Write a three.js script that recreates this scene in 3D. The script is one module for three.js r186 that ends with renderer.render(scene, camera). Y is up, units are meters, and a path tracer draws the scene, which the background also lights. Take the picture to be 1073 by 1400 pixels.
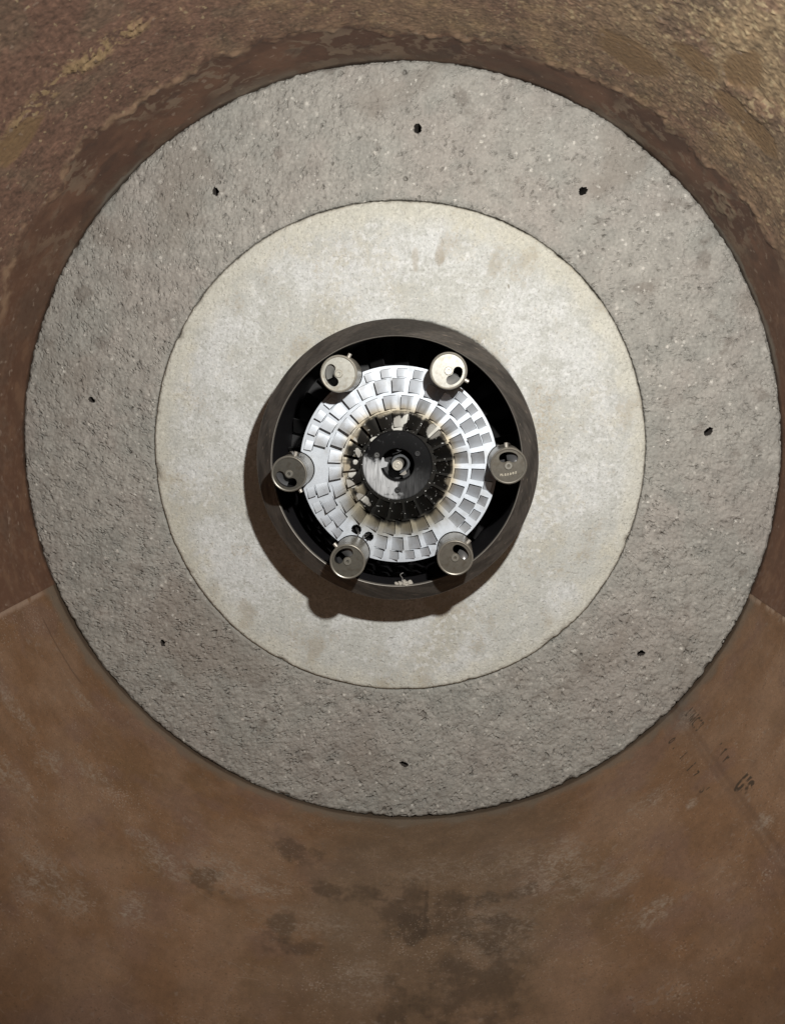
import * as THREE from 'three';
import { mergeGeometries } from 'three/addons/utils/BufferGeometryUtils.js';

// ---------------------------------------------------------------- camera, light, exposure
const scene = new THREE.Scene();
scene.background = new THREE.Color(0x000000);
const camera = new THREE.PerspectiveCamera(62.66, 1073 / 1400, 0.02, 20);
camera.position.set(0.063, 0.1005, 1.1054);
camera.lookAt(0.063 - 0.06084, 0.1005 - 0.15240, 1.1054 - 0.98644);
const renderer = new THREE.WebGLRenderer();
renderer.setSize(784, 1024);
renderer.toneMapping = THREE.LinearToneMapping;
renderer.toneMappingExposure = 1.0;
renderer.shadowMap.enabled = true;
const lamp = new THREE.SpotLight(new THREE.Color(1.0, 0.985, 0.95), 2.85, 0, 1.08, 1.0, 2);   // hand torch held up and to the right of the lens
lamp.name = 'hand_torch';
lamp.position.set(0.174, 0.306, 0.893);
lamp.target.position.set(0.07, 0.1, 0);
lamp.castShadow = true; lamp.shadow.radius = 0.6; lamp.shadow.mapSize.set(2048, 2048);
scene.add(lamp, lamp.target);

// ---------------------------------------------------------------- helpers
function rng(seed) { let s = seed >>> 0; return () => { s = (s + 0x6d2b79f5) | 0; let t = Math.imul(s ^ (s >>> 15), 1 | s); t = (t + Math.imul(t ^ (t >>> 7), 61 | t)) ^ t; return ((t ^ (t >>> 14)) >>> 0) / 4294967296; }; }
const PERM = new Uint8Array(512), VAL = new Float32Array(256);
{ const r = rng(77); for (let i = 0; i < 256; i++) { PERM[i] = i; VAL[i] = r() * 2 - 1; }
  for (let i = 255; i > 0; i--) { const j = Math.floor(r() * (i + 1)), t = PERM[i]; PERM[i] = PERM[j]; PERM[j] = t; }
  for (let i = 0; i < 256; i++) PERM[i + 256] = PERM[i]; }
function noise(x, y) {                       // value noise, -1..1
  const xi = Math.floor(x), yi = Math.floor(y), xf = x - xi, yf = y - yi, X = xi & 255, Y = yi & 255, X1 = (X + 1) & 255, Y1 = (Y + 1) & 255;
  const u = xf * xf * (3 - 2 * xf), v = yf * yf * (3 - 2 * yf);
  const a = VAL[PERM[PERM[X] + Y]], b = VAL[PERM[PERM[X1] + Y]], c = VAL[PERM[PERM[X] + Y1]], d = VAL[PERM[PERM[X1] + Y1]];
  return a + (b - a) * u + (c - a) * v + (a - b - c + d) * u * v;
}
function grad(x, y) {                        // gradient noise, about -0.7..0.7
  const xi = Math.floor(x), yi = Math.floor(y), xf = x - xi, yf = y - yi, X = xi & 255, Y = yi & 255, X1 = (X + 1) & 255, Y1 = (Y + 1) & 255;
  const u = xf * xf * xf * (xf * (xf * 6 - 15) + 10), v = yf * yf * yf * (yf * (yf * 6 - 15) + 10);
  const g = (h, p, q) => VAL[h] * p * 1.9 + VAL[(h + 101) & 255] * q * 1.9;
  const a = g(PERM[PERM[X] + Y], xf, yf), b = g(PERM[PERM[X1] + Y], xf - 1, yf), c = g(PERM[PERM[X] + Y1], xf, yf - 1), d = g(PERM[PERM[X1] + Y1], xf - 1, yf - 1);
  return a + (b - a) * u + (c - a) * v + (a - b - c + d) * u * v;
}
function fbm(x, y, o) { let s = 0, a = 1, n = 0; for (let i = 0; i < o; i++) { s += a * grad(x, y); n += a; a *= 0.52; x = x * 2.03 + 17.3; y = y * 2.03 + 9.1; } return s / n * 1.5; }
const clamp = (x, a = 0, b = 1) => x < a ? a : x > b ? b : x;
const sm = (a, b, x) => { const t = clamp((x - a) / (b - a)); return t * t * (3 - 2 * t); };
const mix3 = (a, b, t) => { a[0] += (b[0] - a[0]) * t; a[1] += (b[1] - a[1]) * t; a[2] += (b[2] - a[2]) * t; };
const enc = (x) => { x = clamp(x); return 255 * (x < 0.0031308 ? x * 12.92 : 1.055 * Math.pow(x, 1 / 2.4) - 0.055); };
function tex(w, h, n, f, srgb, wrap = THREE.ClampToEdgeWrapping) {       // f(i, j, out) fills out[0..2] (linear colour) or out[0] (0..1)
  const d = new Uint8Array(w * h * 4), o = [0, 0, 0];
  for (let j = 0, k = 0; j < h; j++) for (let i = 0; i < w; i++, k += 4) {
    f(i, j, o);
    if (n === 3) { if (srgb) { d[k] = enc(o[0]); d[k + 1] = enc(o[1]); d[k + 2] = enc(o[2]); } else { d[k] = 255 * clamp(o[0]); d[k + 1] = 255 * clamp(o[1]); d[k + 2] = 255 * clamp(o[2]); } }
    else d[k] = d[k + 1] = d[k + 2] = 255 * clamp(o[0]);
    d[k + 3] = 255;
  }
  const t = new THREE.DataTexture(d, w, h, THREE.RGBAFormat);
  if (srgb) t.colorSpace = THREE.SRGBColorSpace;
  t.magFilter = THREE.LinearFilter; t.minFilter = THREE.LinearMipmapLinearFilter; t.generateMipmaps = true;
  t.wrapS = t.wrapT = wrap; t.needsUpdate = true;
  return t;
}
const used = {};
function numbered(n) { used[n] = (used[n] ?? -1) + 1; return used[n] ? n + '_' + String(used[n]).padStart(3, '0') : n; }
function mesh(name, geo, mat, parent = scene) {
  const m = new THREE.Mesh(geo, mat); m.name = numbered(name); m.castShadow = m.receiveShadow = true; parent.add(m); return m;
}
function group(name, parent = scene) { const g = new THREE.Group(); g.name = numbered(name); parent.add(g); return g; }
function grid(nu, nv, f, closed = false) {    // f(s, t) -> [x, y, z, u, v]; faces wind so that u x v points out of the face
  const P = new Float32Array((nu + 1) * (nv + 1) * 3), U = new Float32Array((nu + 1) * (nv + 1) * 2), I = [];
  let p = 0, q = 0;
  for (let j = 0; j <= nv; j++) for (let i = 0; i <= nu; i++) { const r = f(closed && i === nu ? 0 : i / nu, j / nv, i, j); P[p++] = r[0]; P[p++] = r[1]; P[p++] = r[2]; U[q++] = r[3] ?? i / nu; U[q++] = r[4] ?? j / nv; }
  const idx = new Uint32Array(nu * nv * 6); let k = 0;
  for (let j = 0; j < nv; j++) for (let i = 0; i < nu; i++) { const a = j * (nu + 1) + i, b = a + 1, c = a + nu + 1, d = c + 1; idx[k++] = a; idx[k++] = b; idx[k++] = d; idx[k++] = a; idx[k++] = d; idx[k++] = c; }
  const g = new THREE.BufferGeometry();
  g.setAttribute('position', new THREE.BufferAttribute(P, 3)); g.setAttribute('uv', new THREE.BufferAttribute(U, 2)); g.setIndex(new THREE.BufferAttribute(idx, 1));
  g.computeVertexNormals();
  return g;
}
function lathe(pts, seg = 128) { const g = new THREE.LatheGeometry(pts.map((p) => new THREE.Vector2(p[0], p[1])), seg); g.rotateX(Math.PI / 2); return g; }   // profile [radius, z] turned about z
function sharpLathe(pts, seg = 128) {         // lathe with a crisp edge at every profile point
  const gs = []; for (let i = 0; i + 1 < pts.length; i++) gs.push(lathe([pts[i], pts[i + 1]], seg)); return mergeGeometries(gs);
}
// the hand-cast rings and the tube are a little out of round and off centre
const outRound = (a) => .4988 - .00405 * Math.cos(a) - .00669 * Math.sin(a) + .00035 * Math.cos(2 * a) - .00147 * Math.sin(2 * a) - .00114 * Math.cos(3 * a);
const inRound = (a) => .3239 - .0008 * Math.cos(a) + .0051 * Math.sin(a) + .00056 * Math.cos(2 * a) - .00162 * Math.cos(4 * a);
const D = Math.PI / 180, TAU = Math.PI * 2;

// ---------------------------------------------------------------- furnace tube: lower and upper shell plates
const RW = 0.502, Z0 = -0.03, Z1 = 0.60, LOW0 = -159.6, LOW1 = -20.5;
const boiler = group('furnace_wall'); boiler.userData = { kind: 'structure', label: 'rust-brown steel tube wall around the burner' };

// worn marker writing on the lower plate beside the seam
const ink = (() => {
  const c = document.createElement('canvas'); c.width = 700; c.height = 160; const x = c.getContext('2d');
  x.fillStyle = '#000'; x.fillRect(0, 0, 700, 160); x.fillStyle = '#fff'; x.textBaseline = 'middle';
  x.font = 'bold 44px sans-serif'; x.fillText('LIMCS8', 8, 40); x.fillText('L  I  r', 330, 36); x.font = 'bold 62px sans-serif'; x.fillText('US', 560, 40); x.strokeStyle = '#fff'; x.lineWidth = 3; x.strokeText('US', 560, 40);
  x.font = 'bold 40px sans-serif'; x.fillText('o', 70, 120); x.fillText('.', 130, 120); x.fillText('R', 215, 118); x.fillText('i', 300, 118); x.fillText('7', 350, 120); x.fillText('8\'', 450, 120);
  const d = x.getImageData(0, 0, 700, 160).data;
  return (z, th) => {                         // text runs away from the end wall, its top towards larger angle
    const px = (z - 0.03) / 0.245 * 700, py = (-38.0 - th) / (8.8) * 160;
    if (px < 0 || py < 0 || px >= 700 || py >= 160) return 0;
    return d[(Math.floor(py) * 700 + Math.floor(px)) * 4] / 255;
  };
})();
const blob = (th, z, t0, z0, rt, rz) => { const dt = (th - t0) * RW * D / rt, dz = (z - z0) / rz; return dt * dt + dz * dz; };
const scuffSpots = [[-148, .21, .05, .012], [-139.4, .221, .018, .02], [-133.9, .183, .03, .016], [-131.6, .346, .035, .02], [-126.4, .361, .025, .025], [-131, .384, .022, .02], [-123, .223, .03, .02], [-119.2, .237, .035, .025], [-112.8, .208, .05, .035], [-120.4, .326, .018, .03], [-141.5, .287, .03, .02], [-106, .2, .03, .03], [-100, .25, .06, .03], [-83, .13, .06, .035], [-74, .14, .06, .04], [-70, .19, .03, .03], [-67, .16, .05, .05], [-64, .22, .04, .03], [-76, .26, .05, .06], [-92, .33, .03, .04], [-47, .2, .008, .01], [-60, .25, .03, .02], [-143, .09, .025, .01], [-57, .32, .03, .02], [-41.3, .05, .02, .02], [-40.9, .31, .012, .016], [-52, .14, .03, .02]];
const darkSpots = [[-87.8, .205, .026, .05], [-86.8, .245, .012, .03], [-80.4, .225, .032, .035], [-78.7, .345, .04, .05], [-75.5, .27, .035, .025], [-95, .185, .05, .018], [-72, .2, .05, .01], [-84.7, .20, .0024, .04], [-88, .37, .01, .05], [-103, .27, .015, .025], [-100, .29, .02, .012], [-104, .12, .03, .02], [-114, .235, .02, .02]];
const strokes = (() => {                       // crisp scratches, flakes and grit, drawn at the plate's own scale
  const c = document.createElement('canvas'); c.width = 2048; c.height = 1024; const x = c.getContext('2d'), r = rng(41), sx = 2048 / ((LOW1 - LOW0) * D * RW), sz = 1024 / (Z1 - Z0);
  x.fillStyle = 'rgb(128,128,128)'; x.fillRect(0, 0, 2048, 1024); x.lineCap = 'round';
  const line = (px, py, a, l, w, g, al) => { x.strokeStyle = `rgba(${g},${g},${g},${al})`; x.lineWidth = w; x.beginPath(); x.moveTo(px, py); const b = (r() - .5) * l * .5; x.quadraticCurveTo(px + Math.cos(a) * l * .5 - Math.sin(a) * b, py + Math.sin(a) * l * .5 + Math.cos(a) * b, px + Math.cos(a) * l, py + Math.sin(a) * l); x.stroke(); };
  const gauss = () => (r() + r() + r() - 1.5) * 1.1;
  for (let k = 0; k < 900; k++) line(r() * 2048, r() * 1024, (r() - .5) * 1.1 + (r() < .25 ? 1.5 : 0), 8 + 70 * r() * r(), .6 + .7 * r(), r() < .6 ? 255 : 20, .10 + .26 * r());
  for (let k = 0; k < 5200; k++) { const l = 1 + 3 * r(); line(r() * 2048, r() * 1024, r() * 6.3, l, .8 + 1.3 * r() * r(), r() < .5 ? 255 : 0, .10 + .5 * r() * r()); }
  for (const [t0, z0, rt, rz] of scuffSpots) {
    const cx = (t0 - LOW0) * D * RW * sx, cy = (z0 - Z0) * sz, n = Math.round(90 + rt * rz * 160000), a0 = (r() - .5) * 1.4 + (t0 < -105 ? -.7 : .5), k0 = t0 < -105 || t0 > -72 ? 1 : .6;
    const cl = Array.from({ length: 7 }, () => [gauss() * .8, gauss() * .8]);
    for (let k = 0; k < n; k++) { const q = cl[Math.floor(r() * 7)], px = cx + (q[0] + gauss() * .35) * rt * sx, py = cy + (q[1] + gauss() * .35) * rz * sz; line(px, py, a0 + gauss() * .7, 1 + 9 * r() * r(), .8 + 2.2 * r() * r(), 255, k0 * (.10 + .55 * r() * r())); }
  }
  const d = x.getImageData(0, 0, 2048, 1024).data; return (i, j) => (d[(j * 2048 + i) * 4] - 128) / 127;
})();
const colLow = tex(2048, 1024, 3, (i, j, o) => {
  const th = LOW0 + (i + .5) / 2048 * (LOW1 - LOW0), z = Z0 + (j + .5) / 1024 * (Z1 - Z0), x = th * D * RW;
  const n1 = fbm(x * 9, z * 9, 5), n2 = fbm(x * 34 + 5, z * 34, 4), n3 = fbm(x * 160, z * 110 + 3, 3);
  o[0] = .212; o[1] = .115; o[2] = .058;
  mix3(o, [.262, .158, .094], sm(-.35, .45, n1));
  mix3(o, [.175, .098, .045], .6 * sm(.1, .6, fbm(x * 6 + 40, z * 6, 4)));
  mix3(o, [.20, .118, .085], .5 * sm(0, .5, fbm(x * 12 + 11, z * 12 + 4, 4)));
  // grey-brown dirt washed along the bottom
  const mid = sm(26, 9, Math.abs(th + 84 + 6 * n1)) * sm(.52, .3, z + .08 * n1);
  mix3(o, [.148, .102, .063], .7 * mid);
  const n4 = fbm(x * 620, z * 560, 2), k = 1 + .15 * n2 + .10 * n3 + .12 * n4; o[0] *= k; o[1] *= k; o[2] *= k;
  for (const s of darkSpots) { const b = blob(th, z, ...s); if (b < 3) mix3(o, [.060, .037, .021], .52 * sm(1.9, .0, b + 1.9 * n2 + .9 * n1 + .5 * n3)); }
  let w = 0;
  for (const s of scuffSpots) { const b = blob(th, z, ...s); if (b < 2.6) w = Math.max(w, sm(1.5, .1, b + .55 * n2) * (th < -105 || th > -72 ? 1 : .62)); }
  if (w > 0) { const wx = x + .006 * n2, wz = z + .006 * n1, f = 1 - Math.abs(fbm(wx * 60, wz * 75 + 4, 4)) * 3.2, f2 = fbm(wx * 150 + 8, wz * 170, 3); mix3(o, [.33, .262, .20], w * (.07 + .20 * sm(-.2, .5, n2 + f2) + .50 * sm(.1, .6, .55 * f2 + .8 * fbm(wx * 38 + 3, wz * 46, 4) + .75 * fbm(x * 330, z * 330 + 7, 3)) * (.55 + .45 * sm(-.2, .5, n1)) + .25 * sm(.6, .95, f) * sm(-.15, .35, f2))); }
  const fl = fbm(x * 130 + 31 + n2, z * 150 + 8 + n1, 3); mix3(o, [.30, .23, .18], .4 * sm(.62, 1.0, fl + .5 * fbm(x * 16 + 3, z * 16, 3)));
  const fg = fbm(x * 420 + 9, z * 400, 2); mix3(o, [.38, .31, .25], .6 * sm(.72, .95, fg + .6 * fbm(x * 9 + 8, z * 9, 4) + .25 * n2 - .1)); mix3(o, [.06, .036, .022], .5 * sm(.66, .9, -fg + .3 * n2));
  const sc = 1 - Math.abs(fbm(x * 22 + 60, z * 60 + 2 * n1, 3)) * 16; mix3(o, [.27, .20, .15], .4 * sm(.3, .9, sc) * sm(.05, .4, n2));
  // dust and cement wash beside the refractory
  mix3(o, [.20, .165, .125], .75 * sm(.03, .004, z + .012 * n2 - .005 * sm(-120, -150, th)));
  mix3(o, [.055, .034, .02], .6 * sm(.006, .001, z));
  // axial seam weld, drag lines, chipped line along the top edge of the plate
  const se = Math.abs(th + 41.75 + .12 * n2) * D * RW;
  mix3(o, [.12, .07, .045], .30 * sm(.006, .001, Math.abs(se - .004))); mix3(o, [.23, .16, .11], .3 * sm(.004, .0, se) * sm(-.2, .4, n2));
  mix3(o, [.19, .165, .14], .7 * sm(.035, .01, se) * sm(.07, .015, z) * sm(-.3, .3, n2));
  const e0 = (th - LOW0) * D * RW + .002 * n2, e1 = (LOW1 - th) * D * RW + .002 * n2;
  mix3(o, [.38, .265, .195], .85 * sm(.009, .003, e0) * sm(-.45, .0, fbm(x * 30, z * 50, 3) + .15) * sm(.02, .05, z));
  mix3(o, [.40, .285, .205], .85 * sm(.009, .002, e1) * sm(-.45, .05, fbm(x * 30, z * 50 + 7, 3)));
  mix3(o, [.08, .045, .028], .5 * sm(.0025, .0005, Math.abs(z - .065 - .25 * (th + 148) * D * .1 - .003 * n1)) * sm(-157, -155, th) * sm(-143, -146, th));
  const sk = strokes(i, j); if (sk > .01) mix3(o, [.40, .325, .26], .85 * sk); else if (sk < -.01) mix3(o, [.05, .03, .018], -.7 * sk);
  const wr = ink(z + .0015 * n2, th + .12 * n3); if (wr > 0) mix3(o, [.035, .024, .014], .85 * wr * sm(-.5, .05, fbm(x * 55 + 2, z * 55, 3)));
}, true, THREE.MirroredRepeatWrapping);
const bumpLow = tex(1024, 1024, 1, (i, j, o) => {
  const x = i / 1024 * 1.226, z = j / 1024 * .63;
  o[0] = .5 + .22 * fbm(x * 60, z * 60, 5) + .12 * fbm(x * 300, z * 240, 3) + .25 * sm(.35, .7, fbm(x * 45 + 9, z * 45, 4));
}, false, THREE.MirroredRepeatWrapping);
const matLow = new THREE.MeshStandardMaterial({ map: colLow, bumpMap: bumpLow, bumpScale: .0011, roughness: .62, metalness: 0 });
const nzIn = 60, nzOut = 14;
const zAt = (t) => { const r = t * (nzIn + nzOut); return r <= nzIn ? Z0 + (Z1 - Z0) * r / nzIn : Z1 + (.95 - Z1) * (r - nzIn) / nzOut; };
mesh('shell_plate', grid(240, nzIn + nzOut, (s, t) => {
  const th = (LOW1 + (LOW0 - LOW1) * s) * D, z = zAt(t), r = outRound(th) + .002 + .0016 * fbm(th * 4, z * 8, 3) + .0012 * sm(.006, 0, Math.abs(th / D + 41.75) * D * RW);
  return [r * Math.cos(th), r * Math.sin(th), z, 1 - s, (z - Z0) / (Z1 - Z0)];
}), matLow, boiler);

const UP0 = LOW1, UP1 = 200.4;
const bandEdge = (th, x) => .102 + .026 * Math.sin(th * D * 3 + 1) + .03 * fbm(x * 9, 3.3, 4) + .014 * fbm(x * 40, 7.7, 3) + (th < 45 ? (45 - th) * .0009 : 0);
const crust = (th, z, x) => {                  // 0..1 how scaly the plate is
  const e = bandEdge(th, x); return sm(e - .004, e + .02, z) * sm(168, 140, th) * sm(12, 32, th);
};
const ochre = [[137.5, .243, .035, .02], [53.5, .255, .028, .02], [45, .235, .045, .02], [60, .19, .04, .03], [49, .3, .02, .03]];
const goldCrust = (th, z, x) => { const l = .258 + .012 * fbm(x * 30, 1.7, 3); return sm(.022, .006, Math.abs(z - l)) * sm(114, 120, th) * sm(142, 137, th); };
function upperRelief(th, z, x) {
  const c = crust(th, z, x), e = bandEdge(th, x);
  let h = .0007 * fbm(x * 25, z * 25, 3);
  const rt = sm(88, 56, th), lt = 1 - rt;
  h += .62 * c * (.0006 + (.0004 + .0004 * rt) * fbm(x * 260, z * 110, 3) + .0009 * Math.max(0, fbm(x * 55, z * 48, 4)) + .0011 * sm(.28, .6, fbm(x * 170 + 9, z * 110, 3)) * (.4 + .6 * rt));
  h += .0022 * sm(.012, .002, Math.abs(z - e - .005)) * sm(-.3, .5, fbm(x * 60, z * 60, 3)) * sm(160, 140, th) * sm(15, 30, th);
  h += .0034 * goldCrust(th, z, x) * sm(-.15, .3, fbm(x * 34 + 12, z * 34, 3)) * (.4 + 1.2 * fbm(x * 190, z * 190, 3));
  const pa = blob(th, z, 46.5, .268, .03, .022); if (pa < 2) h += .0018 * sm(1.2, .7, pa + .5 * fbm(x * 60, z * 60, 3)) * (.8 + .5 * fbm(x * 130, z * 130, 2));
  const pb = blob(th, z, 38.5, .06, .022, .02); if (pb < 2.5) h += .0014 * sm(.5, .1, Math.abs(pb - .7 + .7 * fbm(x * 70, z * 70, 3)));
  for (const s of ochre) { const b = blob(th, z, ...s); if (b < 2) h *= 1 - .85 * sm(1.3, .7, b + .5 * fbm(x * 40, z * 40, 3)); }
  return h;
}
const colUp = tex(2048, 1024, 3, (i, j, o) => {
  const th = UP0 + (i + .5) / 2048 * (UP1 - UP0), z = Z0 + (j + .5) / 1024 * (Z1 - Z0), x = th * D * RW;
  const n1 = fbm(x * 10 + 3, z * 10, 5), n2 = fbm(x * 36 + 5, z * 36, 4), n3 = fbm(x * 150, z * 130 + 3, 3), e = bandEdge(th, x);
  // bare band next to the end wall: dark brown with pale worn patches
  o[0] = .112; o[1] = .058; o[2] = .038;
  mix3(o, [.175, .092, .058], sm(-.2, .4, n1));
  mix3(o, [.235, .17, .118], .85 * sm(-.02, .2, fbm(x * 30 + 2 * n1, z * 38 + n2, 5)) * sm(-.3, .2, fbm(x * 9 + 70, z * 9, 3) + .15 * sm(80, 70, th)));
  mix3(o, [.065, .04, .03], .5 * sm(.2, .5, fbm(x * 20 + 44, z * 26, 4)));
  mix3(o, [.15, .105, .072], .5 * sm(.045, .005, z + .03 * n2));
  mix3(o, [.25, .215, .17], .55 * sm(.03, .0, z + .014 * n2) * sm(.0, .35, fbm(x * 7, 4.2, 3)));
  // sides: smoother red-brown with streaks that follow the tube's curve
  const left = sm(138, 158, th), right = sm(34, 18, th), st = fbm(x * 18 + .5 * n2, z * 75 + 2 * n1, 4);
  const side = [.145, .072, .042]; mix3(side, [.22, .125, .074], .65 * sm(-.1, .6, .6 * st + .7 * n2)); mix3(side, [.19, .12, .085], .5 * sm(.1, .5, n3 + n1)); mix3(side, [.10, .058, .038], .6 * sm(.05, .5, n1));
  mix3(o, side, Math.max(left, right) * .9);
  // scale beyond the band
  const c = crust(th, z, x);
  const sc = [.255, .170, .108]; mix3(sc, [.185, .106, .074], sm(78, 118, th + 14 * n1)); mix3(sc, [.31, .225, .135], sm(74, 52, th + 10 * n1) * sm(.12, .32, z));
  mix3(sc, [.34, .235, .135], .65 * sm(.05, .45, fbm(x * 17 + 90, z * 14, 5)) * sm(120, 100, th));
  mix3(sc, [.205, .122, .086], .7 * sm(.1, .5, fbm(x * 13 + 33, z * 13, 5)));
  mix3(sc, [.165, .118, .080], .6 * sm(.1, .5, fbm(x * 15 + 20, z * 15, 4)));
  const g = 1 + .30 * n3 + .2 * n2 + .25 * fbm(x * 300, z * 170, 2); sc[0] *= g; sc[1] *= g; sc[2] *= g;
  mix3(sc, [.48, .38, .23], .7 * sm(.36, .62, fbm(x * 150 + 7, z * 95, 3) + .16 * sm(70, 48, th) * sm(.15, .3, z) - .2 * sm(70, 115, th) + .2 * n1));
  mix3(o, sc, c);
  mix3(o, [.33, .22, .14], .75 * sm(.013, .002, Math.abs(z - e - .006)) * sm(-.35, .35, n2) * sm(172, 150, th) * sm(14, 26, th));
  mix3(o, [.36, .255, .135], .8 * goldCrust(th, z, x) * sm(-.2, .25, .8 * n3 + fbm(x * 34 + 12, z * 34, 3)));
  for (const s of ochre) { const b = blob(th, z, ...s); if (b < 2) mix3(o, [.225, .142, .07], .85 * sm(1.3, .7, b + .5 * fbm(x * 40, z * 40, 3))); }
  const pb = blob(th, z, 38.5, .06, .022, .02); if (pb < 2.5) mix3(o, [.24, .185, .125], .8 * sm(.55, .1, Math.abs(pb - .7 + .7 * fbm(x * 70, z * 70, 3))));
  const k = 1 + .10 * n2 + .06 * n3; o[0] *= k; o[1] *= k; o[2] *= k;
  mix3(o, [.34, .26, .2], .6 * sm(.62, .85, fbm(x * 90 + 3, z * 90, 3) + .25 * n1));
  mix3(o, [.24, .225, .19], .7 * sm(.014, .004, z + .006 * n2) * Math.max(sm(129, 132, th) * sm(142, 138, th), sm(42, 34, th) * sm(8, 16, th)));
  mix3(o, [.05, .034, .024], .6 * sm(.004, .0, z + .002 * n2));
}, true, THREE.MirroredRepeatWrapping);
const bumpUp = tex(1024, 1024, 1, (i, j, o) => {
  const x = i / 1024 * 1.95, z = j / 1024 * .63, th = UP0 + i / 1024 * (UP1 - UP0), zz = Z0 + z;
  const c = crust(th, zz, th * D * RW);
  o[0] = .4 + (.06 + .2 * c) * fbm(x * 320, zz * 200, 3) + .12 * fbm(x * 60, zz * 60, 4);
}, false, THREE.MirroredRepeatWrapping);
const matUp = new THREE.MeshStandardMaterial({ map: colUp, bumpMap: bumpUp, bumpScale: .0015, roughness: .7, metalness: 0 });
const nzU = 240;
const zAtU = (t) => { const r = t * (nzU + nzOut); return r <= nzU ? Z0 + (Z1 - Z0) * r / nzU : Z1 + (.95 - Z1) * (r - nzU) / nzOut; };
mesh('shell_plate', grid(760, nzU + nzOut, (s, t) => {
  const a = UP1 + (UP0 - UP1) * s, th = a * D, z = zAtU(t), r = outRound(th) + .0008 - (z < .62 ? upperRelief(a, z, a * D * RW) : 0);
  return [r * Math.cos(th), r * Math.sin(th), z, 1 - s, (z - Z0) / (Z1 - Z0)];
}), matUp, boiler);
const steelOut = new THREE.MeshStandardMaterial({ color: new THREE.Color(.09, .06, .045), roughness: .8, metalness: .2 });
mesh('outer_casing', sharpLathe([[0, -.066], [.516, -.066], [.516, .95], [.507, .95]], 96), steelOut, boiler);
mesh('end_plate', sharpLathe([[.516, -.058], [0, -.058]], 96), steelOut, boiler);

// ---------------------------------------------------------------- outer refractory: coarse grey castable with eight vent holes
const vents = [[.0262, .4119, .0050, .0062, 10], [.2318, .3353, .0058, .0050, 20], [.4006, .038, .0066, .0042, 40], [.3288, -.2588, .0050, .0044, 0], [.0107, -.4265, .0056, .0038, -20], [-.3243, -.2573, .0032, .0052, 15], [-.4066, .077, .0048, .0036, -35], [-.2307, .3406, .0042, .0056, 15]];
const ventOut = (k, a) => { const v = vents[k]; return 1 + .16 * noise(Math.cos(a) * 1.7 + k * 7, Math.sin(a) * 1.7) + .1 * noise(Math.cos(a) * 4 + k * 3, Math.sin(a) * 4); };
const inVent = (x, y) => { for (let k = 0; k < 8; k++) { const v = vents[k], dx = x - v[0], dy = y - v[1]; if (dx * dx + dy * dy > 2e-4) continue;
  const c = Math.cos(v[4] * D), s = Math.sin(v[4] * D), u = (dx * c + dy * s) / v[2], w = (-dx * s + dy * c) / v[3]; if (u * u + w * w < ventOut(k, Math.atan2(w, u)) ** 2) return true; } return false; };
function crevice(x, y) {                       // short ragged tears left by trowelling the stiff mix
  const wx = x + .0022 * grad(x * 190, y * 190), wy = y + .0022 * grad(x * 190 + 50, y * 190);
  const a = Math.abs(grad(wx * 100 + 13, wy * 125)), b = Math.abs(grad(wx * 235 + 71, wy * 260 + 3));
  const m = sm(-.22, .22, fbm(x * 34 + 9, y * 34, 3)), m2 = sm(-.08, .28, fbm(x * 62 + 4, y * 62 + 90, 3));
  return Math.max(sm(.055, .004, a) * m * sm(-.1, .25, grad(x * 95, y * 95 + 40)), .8 * sm(.06, .0, b) * m2);
}
function ringRelief(x, y) {
  return .0009 * fbm(x * 22, y * 22, 3) + .0010 * fbm(x * 75 + 8, y * 75, 2) + .0008 * grad(x * 190, y * 190 + 31) - .0040 * crevice(x, y);
}
const RS = 1.04;
const speck = (() => {                         // white quartz grains, scattered
  const m = new Map(), r = rng(5); const N = 260;
  for (let i = 0; i < N * N; i++) { const q = r(), a = r(), b = r(), c = r(); if (q < .085) m.set(i, [a, b, .0006 + .0017 * c * c * c, .25 + .75 * r()]); }
  return (x, y) => { let w = 0; const gx = (x / RS + .5) * N, gy = (y / RS + .5) * N, ix = Math.floor(gx), iy = Math.floor(gy);
    for (let dy = -1; dy <= 1; dy++) for (let dx = -1; dx <= 1; dx++) { const s = m.get((iy + dy) * N + ix + dx); if (!s) continue;
      const ex = (gx - ix - dx - s[0]) * RS / N, ey = (gy - iy - dy - s[1]) * RS / N, d = Math.sqrt(ex * ex * (.6 + s[0]) + ey * ey * (.6 + s[1])) * (1 + .7 * grad(x * 900, y * 900)); w = Math.max(w, s[3] * sm(s[2] * 1.4, s[2] * .5, d)); }
    return w; };
})();
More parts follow.
